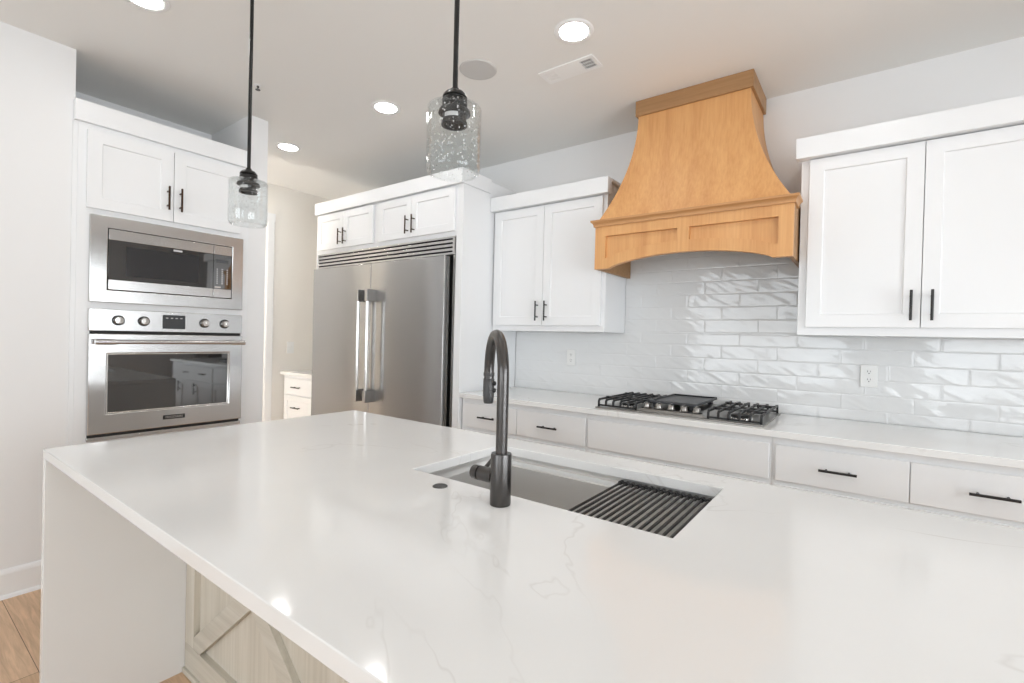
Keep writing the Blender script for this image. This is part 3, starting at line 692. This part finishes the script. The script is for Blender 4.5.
# ------------------------------------------------------------------ oven tower
TY0, TY1 = -2.453, -1.600
t = thing('oven_tower_cabinet', (-0.27, -2.04, 0), 'tall white built-in cabinet holding the microwave and oven', 'cabinet')
# carcass with two openings: boards only
OY0, OY1 = -2.392, -1.648
bd = MB().box(XL + .001, 0.020, TY0, OY0, 0.0, 2.36).box(XL + .001, 0.020, OY1, TY1 - .001, 0.0, 2.36)
for z0, z1 in ((0.0, 0.700), (1.394, 1.443), (1.888, 2.36)): bd.box(XL + .001, 0.020, OY0, OY1, z0, z1)
mesh_obj('face_frame', bd, M['cab'], t, 0.0008)
mesh_obj('carcass', MB().box(-0.57, 0.0055, -2.455, -2.437, 0, 2.40).box(-0.57, 0.0055, -1.62, -1.602, 0, 2.40).box(-0.57, 0.0055, -2.437, -1.62, 2.35, 2.40)
         .box(-0.57, 0.0055, -2.437, -1.62, 1.40, 1.436).box(-0.57, 0.0055, -2.437, -1.62, 0.68, 0.70).box(-0.57, 0.0055, -2.437, -1.62, 0.0, 0.1)
         .box(-0.57, 0.0055, -2.437, -1.62, 1.895, 1.91).box(-0.572, -0.56, -2.455, -1.602, 0, 2.40), M['cab'], t)
mesh_obj('crown', B(XL + .001, 0.042, TY0 - .016, TY1 - .001, 2.36, 2.466), M['cab'], t, 0.0015)
mesh_obj('scribe_moulding', B(XL + .001, 0.016, TY0 - .019, TY0, 0.0, 2.36), M['cab'], t, 0.001)
for i, (a, b) in enumerate(((-2.418, -2.0335), (-2.0305, -1.662))):
    d_ = mesh_obj('door', MB().shaker(faceX(0.0205), a, b, 1.925, 2.328, 0.02, 0.06), M['cab'], t, 0.001)
    pull(d_, faceX(0.0405), b - 0.03 if i == 0 else a + 0.03, 2.052, 0.134, mat=M['bronze'])
d_ = mesh_obj('drawer', MB().shaker(faceX(0.0205), -2.418, -1.662, 0.13, 0.66, 0.02, 0.06), M['cab'], t, 0.001)
pull(d_, faceX(0.0405), -2.04, 0.58, 0.2, False)
# built-in microwave
t = thing('built_in_microwave', (0.02, -2.02, 1.437), 'built-in stainless microwave with trim kit above the wall oven', 'microwave')
MY0, MY1, MZ0, MZ1 = -2.404, -1.641, 1.437, 1.894
iy0, iy1, iz0, iz1 = -2.331, -1.707, 1.503, 1.832
X_ = 0.0205
def frameX(x0, x1, y0, y1, z0, z1, a0, a1, b0, b1):
    mb = MB(); o = [(y0,z0),(y1,z0),(y1,z1),(y0,z1)]; i = [(a0,b0),(a1,b0),(a1,b1),(a0,b1)]
    vs = [(x1,u,v) for u,v in o] + [(x1,u,v) for u,v in i] + [(x0,u,v) for u,v in o] + [(x0,u,v) for u,v in i]; fs = []
    for k in range(4):
        l = (k + 1) % 4; fs += [(k,l,l+4,k+4),(k+8,k+12,l+12,l+8),(k,k+8,l+8,l),(k+4,l+4,l+12,k+12)]
    return mb.add(vs, fs)
mesh_obj('trim_frame', frameX(X_, 0.045, MY0, MY1, MZ0, MZ1, iy0, iy1, iz0, iz1), M['steel_h'], t, 0.003, seg=3)
mesh_obj('body', B(-0.42, 0.0202, -2.36, -1.68, 1.47, 1.86), M['gunmat'], t)
g_ = 0.004; cy = -1.816
dm = mesh_obj('door', MB().box(X_ + .002, 0.046, iy0 + g_, cy - .001, 1.772, iz1 - g_).box(X_ + .002, 0.046, iy0 + g_, cy - .001, iz0 + g_, 1.560), M['steel_h'], t, 0.0015)
mesh_obj('window', B(X_ + .002, 0.044, iy0 + g_, cy - .001, 1.5603, 1.7717), M['oglass'], dm, 0.001)
mesh_obj('inner_window', B(0.0441, 0.0445, iy0 + .08, cy - .08, 1.585, 1.745), M['mesh'], dm)
mesh_obj('badge', B(0.0441, 0.0449, -2.03, -1.985, 1.755, 1.765), M['key'], dm)
cp = mesh_obj('control_panel', B(X_ + .002, 0.044, cy + .001, iy1 - g_, 1.5603, 1.7717), M['oglass'], t, 0.001)
for z0, z1 in ((1.772, iz1 - g_), (iz0 + g_, 1.560)):
    mesh_obj('control_trim', B(X_ + .002, 0.046, cy + .001, iy1 - g_, z0, z1), M['steel_h'], t, 0.0015)
kb = MB()
for i in range(3):
    for j in range(8):
        yy, zz = -1.794 + i * 0.029, 1.592 + j * 0.0125
        w_ = 0.006 + 0.004 * ((i * 5 + j * 3) % 3) / 2
        kb.box(0.0441, 0.0444, yy - w_ / 2, yy + w_ / 2, zz, zz + .005)
mesh_obj('key_markings', kb, M['key'], cp)
mesh_obj('clock_display', B(0.0441, 0.0444, -1.80, -1.73, 1.722, 1.742), M['display'], cp)
mesh_obj('open_button', B(0.0441, 0.0462, -1.808, -1.772, 1.566, 1.575), M['steel'], cp, 0.001)
mesh_obj('door_gap', frameX(X_, X_ + .0018, iy0, iy1, iz0, iz1, iy0 + .02, iy1 - .02, iz0 + .02, iz1 - .02), M['slot'], t)
# wall oven
t = thing('wall_oven', (0.02, -2.02, 0.719), 'stainless steel wall oven with four knobs and a dark glass window', 'oven')
mesh_obj('body', B(-0.5, 0.0202, -2.385, -1.655, 0.715, 1.39), M['gunmat'], t)
cp = mesh_obj('control_panel', B(X_, 0.045, MY0, MY1, 1.285, 1.402), M['steel_h'], t, 0.003, seg=3)
for yk in (-2.281, -2.167, -1.861, -1.747):
    k_ = mesh_obj('knob', MB().lathe([(0, 0.0), (0.0225, 0.0), (0.0225, 0.004), (0.0205, 0.006), (0.0195, 0.026), (0.0175, 0.029), (0, 0.03)], (0.0452, yk, 1.343), 28, 'x'), M['steel'], cp, smooth=35)
    mesh_obj('knob_grip', B(0.0753, 0.082, yk - .0045, yk + .0045, 1.325, 1.361), M['steel'], k_ if False else cp, 0.002)
    mesh_obj('knob_ring', MB().lathe([(0.0228, 0.0), (0.0275, 0.0), (0.0275, 0.006), (0.0228, 0.006)], (0.0451, yk, 1.343), 28, 'x', closed=True), M['slot'], cp, smooth=35)
ds = mesh_obj('display', B(0.0451, 0.0462, -2.078, -1.963, 1.304, 1.384), M['display'], cp, 0.0005)
mb = MB()
for k in range(4): mb.box(0.0463, 0.0465, -2.062 + k * .024, -2.05 + k * .024, 1.364, 1.368)
mesh_obj('display_markings', mb, M['key'], ds)
mesh_obj('vent_gap', B(X_, 0.032, -2.395, -1.645, 1.2702, 1.2848), M['slot'], t)
OZ0, OZ1 = 0.738, 1.270
od = mesh_obj('door', frameX(X_ + .001, 0.055, MY0, MY1, OZ0, OZ1, -2.330, -1.718, 0.842, 1.166), M['steel_h'], t, 0.004, seg=3)
mesh_obj('window_bezel', frameX(X_ + .002, 0.050, -2.3298, -1.7182, 0.8422, 1.1658, -2.322, -1.726, 0.850, 1.158), M['steel'], od, 0.002)
mesh_obj('window', B(X_ + .002, 0.047, -2.3218, -1.7262, 0.8502, 1.1578), M['oglass'], od)
hd = MB().tube([(0.105, -2.375, 1.228), (0.105, -1.665, 1.228)], 0.011, 18)
for a in (-2.39, -1.735): hd.tube([(0.105, a, 1.228), (0.105, a + .085, 1.228)], 0.0148, 18)
for a in (-2.36, -1.68): hd.tube([(0.0552, a, 1.228), (0.105, a, 1.228)], 0.010, 14)
mesh_obj('handle', hd, M['steel_h'], od, smooth=35)
bdg = mesh_obj('badge', B(0.0551, 0.0575, -2.070, -1.960, 0.782, 0.806), M['slot'], od, 0.001)
text('lettering', 'FRIGIDAIRE', 0.0175, M['steel'], bdg, (0.0577, -2.015, 0.794), (R(90), 0, R(90)))
mesh_obj('bottom_gap', B(X_, 0.030, -2.400, -1.645, 0.723, 0.7378), M['slot'], t)
mesh_obj('bottom_trim', B(X_, 0.045, MY0, MY1, 0.703, 0.7228), M['steel_h'], t, 0.002)

# ------------------------------------------------------------------ hall: small cabinet, switch
t = thing('hall_cabinet', (-1.05, -0.3, 0), 'white drawer cabinet in the hall recess left of the fridge', 'cabinet')
mesh_obj('body', MB().box(-1.346, -0.768, -0.60, -0.003, 0.1, zb - .001).box(-1.346, -0.768, -0.54, -0.003, 0, 0.1), M['cab'], t)
for z0, z1, shk in ((0.703, 0.856, 0), (0.40, 0.69, 1), (0.115, 0.387, 1)):
    mb = MB().shaker(faceY(-0.6005), -1.302, -0.80, z0, z1, 0.02, 0.05) if shk else B(-1.302, -0.80, -0.6205, -0.6005, z0, z1)
    d_ = mesh_obj('drawer', mb, M['cab'], t, 0.0015)
    pull(d_, faceY(-0.6205), -1.06, 0.775 if not shk else z1 - 0.11, 0.135, False)
t = mesh_obj('hall_worktop', B(-1.346, -0.768, -0.64, -0.003, zb, CT), M['quartz'], None, 0.002)
tag(t, 'short quartz top on the small hall cabinet left of the fridge', 'worktop')
t = thing('light_switch', (-1.349, -0.544, 1.146), 'white light switch plate on the hall wall above the small cabinet', 'light switch')
mesh_obj('plate', B(-1.349, -1.343, -0.58, -0.508, 1.09, 1.205), M['ivory'], t, 0.002)
mesh_obj('toggle', B(-1.3428, -1.333, -0.549, -0.539, 1.136, 1.158), M['ivory'], t, 0.001)
def outlet(x, z, label):
    t = thing('wall_outlet', (x, -0.011, z), label, 'outlet', 'outlets in the tiled wall')
    mesh_obj('plate', B(x - .036, x + .036, -0.0165, -0.0122, z - .058, z + .058), M['ivory'], t, 0.002)
    for s in (-1, 1):
        c_ = z + s * 0.0205
        r_ = mesh_obj('socket', MB().prism([(0.0172 * math.cos(R(a)), max(-.0125, min(.0125, 0.0172 * math.sin(R(a))))) for a in range(0, 360, 15)], -0.0178, -0.0166, lambda u, v, w: (x + u, w, c_ + v)), M['ivory'], t)
        mesh_obj('slots', MB().box(x - .0075, x - .0052, -0.0182, -0.0179, c_ - .001, c_ + .0075).box(x + .0050, x + .0070, -0.0182, -0.0179, c_, c_ + .0070).lathe([(0, .0179), (.0026, .0179), (.0026, .0182), (0, .0182)], (x, 0, c_ - .0075), 10, 'y'), M['slot'], r_)
outlet(3.31, 1.151, 'white wall outlet in the tile right of the cooktop')
outlet(1.557, 1.168, 'white wall outlet in the tile left of the cooktop')

# ------------------------------------------------------------------ ceiling fittings
def can(x, y, label):
    t = thing('recessed_light', (x, y, H), label, 'ceiling light', 'round recessed ceiling lights')
    mesh_obj('trim_ring', MB().lathe([(0.066, -0.0005), (0.066, -0.003), (0.072, -0.006), (0.088, -0.004), (0.092, -0.0005)], (x, y, H), 48, closed=True), M['white'], t, smooth=50)
    mesh_obj('lens', MB().lathe([(0, -0.0032), (0.0655, -0.0032), (0.0655, -0.0006), (0, -0.0006)], (x, y, H), 48), M['lens'], t)
can(2.177, -1.169, 'lit recessed ceiling light in front of the oak hood beside the vent')
can(0.84, -1.165, 'lit recessed ceiling light in front of the fridge')
can(-0.316, -1.165, 'lit recessed ceiling light beyond the oven tower at the hall')
can(0.768, -2.397, 'lit recessed ceiling light cut by the top edge of the photo')
can(3.3, -1.165, 'lit recessed ceiling light in front of the right wall cabinet, above the frame')
can(2.1, -2.373, 'lit recessed ceiling light between the two glass pendants, above the frame')
can(-1.01, -2.3, 'added unseen ceiling light brightening the hall behind the oven tower wall')  # extra can added out of view to brighten the hall
can(-0.98, -1.165, 'added ceiling light brightening the hall mouth, hidden by the wall end')  # another added can, kept behind the wall end, lifts the hall wall
t = thing('ceiling_speaker', (1.6, -1.17, H), 'round grey ceiling speaker beside the second pendant rod', 'speaker')
mesh_obj('rim', MB().lathe([(0.090, -0.0005), (0.090, -0.005), (0.098, -0.003), (0.100, -0.0005)], (1.6, -1.17, H), 48, closed=True), M['grey'], t, smooth=50)
mesh_obj('grille', MB().lathe([(0, -0.005), (0.05, -0.0048), (0.0898, -0.004), (0.0898, -0.0006), (0, -0.0006)], (1.6, -1.17, H), 48), M['grey'], t, smooth=50)
t = thing('ceiling_vent', (2.005, -0.9, H), 'white rectangular ceiling vent with slotted ends near the hood', 'vent')
VX0, VX1, VY0, VY1 = 1.845, 2.165, -0.965, -0.84
mb = MB()
ends = [(VX0 + .02, VX0 + .085), (VX1 - .085, VX1 - .02)]
mb.box(VX0, VX1, VY0, VY0 + .022, H - .006, H - .0005).box(VX0, VX1, VY1 - .022, VY1, H - .006, H - .0005)
for a, b in ((VX0, ends[0][0]), (ends[0][1], ends[1][0]), (ends[1][1], VX1)): mb.box(a, b, VY0 + .022, VY1 - .022, H - .006, H - .0005)
mesh_obj('frame', mb, M['white'], t, 0.001)
for i, (a, b) in enumerate(ends):
    mesh_obj('duct_opening', B(a, b, VY0 + .022, VY1 - .022, H - .0012, H - .0006), M['slot'], t)
    mb = MB(); dirn = 1 if i == 0 else -1
    for k in range(6):
        x = a + (b - a) * (k + .5) / 6
        mb.prism([(x - .0045 * dirn, H - .0058), (x - .0036 * dirn, H - .0058), (x + .0045 * dirn, H - .0016), (x + .0036 * dirn, H - .0016)] if i == 0 else
                 [(x - .0008, H - .0058), (x + .0008, H - .0058), (x + .0008, H - .0016), (x - .0008, H - .0016)], VY0 + .022, VY1 - .022, lambda u, v, w: (u, w, v))
    for k in (1, 2):
        y = VY0 + .022 + (VY1 - VY0 - .044) * k / 3; mb.box(a, b, y - .001, y + .001, H - .0056, H - .0018)
    mesh_obj('louvre', mb, M['white'], t)
t = thing('fire_sprinkler', (0.437, -1.757, H), 'tiny chrome fire sprinkler head on the ceiling beside the first pendant rod', 'sprinkler')
mesh_obj('escutcheon', MB().lathe([(0, -.0005), (.019, -.0005), (.018, -.004), (.009, -.006), (0, -.006)], (0.437, -1.757, H), 24), M['white'], t, smooth=40)
mesh_obj('head', MB().lathe([(0, -.0062), (.007, -.0062), (.006, -.014), (.003, -.016), (.003, -.024), (.013, -.026), (.013, -.029), (0, -.029)], (0.437, -1.757, H), 16), M['gun'], t, smooth=40)

# ------------------------------------------------------------------ pendants
def pendant(x, y, label):
    t = thing('pendant_light', (x, y, H), label, 'pendant light', 'clear glass pendants over the island')
    c_ = (x, y, 0)
    mesh_obj('canopy', MB().lathe([(0, H - .0005), (.062, H - .0005), (.062, H - .018), (.055, H - .024), (.012, H - .026), (0, H - .03)], c_, 32), M['black'], t, smooth=35)
    mesh_obj('rod', MB().lathe([(0, H - .0262), (.0068, H - .0262), (.0068, 1.95), (0, 1.95)], c_, 16), M['jet'], t, smooth=50)
    so = MB().lathe([(0, 1.954), (.010, 1.954), (.012, 1.947), (.024, 1.943), (.0305, 1.936), (.0325, 1.930), (.0295, 1.927), (.0325, 1.923), (.0325, 1.911), (0, 1.911)], c_, 32)
    so.lathe([(0, 1.911), (.019, 1.911), (.019, 1.898), (.040, 1.896), (.042, 1.893), (.042, 1.887), (.031, 1.885), (.030, 1.868), (.034, 1.866), (.034, 1.857), (.029, 1.857), (.029, 1.875), (0, 1.875)], c_, 32)
    s_ = mesh_obj('socket', so, M['jet'], t, smooth=35)
    mesh_obj('socket_sticker', MB().add([(x + .0312 * math.cos(R(a)), y + .0312 * math.sin(R(a)), z) for z in (1.871, 1.882) for a in range(-100, -20, 10)],
             [(i, i + 1, i + 9, i + 8) for i in range(7)]), M['key'], s_, smooth=50)
    ro, ri = .0705, .0675
    sh = [(.0205, 1.9035), (.064, 1.9035), (.0690, 1.9015), (ro, 1.897), (ro, 1.742), (.069, 1.735), (.064, 1.7295), (.058, 1.7275), (.0565, 1.729), (.058, 1.7305), (.0625, 1.7325), (.0665, 1.737), (ri, 1.743), (ri, 1.896), (.0668, 1.899), (.063, 1.9005), (.0205, 1.9005)]
    mesh_obj('glass_shade', MB().lathe(sh, c_, 64, closed=True), M['glass'], t, smooth=40)
pendant(1.288, -2.19, 'clear seeded glass pendant hanging in front of the oven tower')
pendant(2.414, -2.19, 'clear seeded glass pendant hanging in front of the fridge crown')

# ------------------------------------------------------------------ sideboard mirrored in the oven glass
t = thing('nook_sideboard', (5.78, 1.0, 0), 'grey sideboard with drawers and doors on the dining wall, mirrored in the oven glass', 'sideboard')
fn = lambda u, z, d: (5.55 - d, u, z)
mesh_obj('body', MB().box(5.55, 6.03, 0.32, 1.7, 0.08, 0.88), M['board'], t, 0.001)
mesh_obj('top', B(5.51, 6.03, 0.29, 1.73, 0.88, 0.915), M['board'], t, 0.002)
mesh_obj('plinth', B(5.6, 6.03, 0.34, 1.68, 0.0, 0.08), M['board'], t)
for a, b in ((0.34, 1.0), (1.02, 1.68)):
    d_ = mesh_obj('drawer', B(5.53, 5.5495, a, b, 0.66, 0.86), M['board'], t, 0.001); pull(d_, lambda u, z, d: (5.53 - d, u, z), (a + b) / 2, 0.76, 0.13, False)
    for i, (c0, c1) in enumerate(((a, (a + b) / 2 - .002), ((a + b) / 2 + .002, b))):
        d_ = mesh_obj('door', MB().shaker(fn, c0, c1, 0.1, 0.64), M['board'], t, 0.001)
        pull(d_, lambda u, z, d: (5.53 - d, u, z), c1 - .03 if i == 0 else c0 + .03, 0.54)
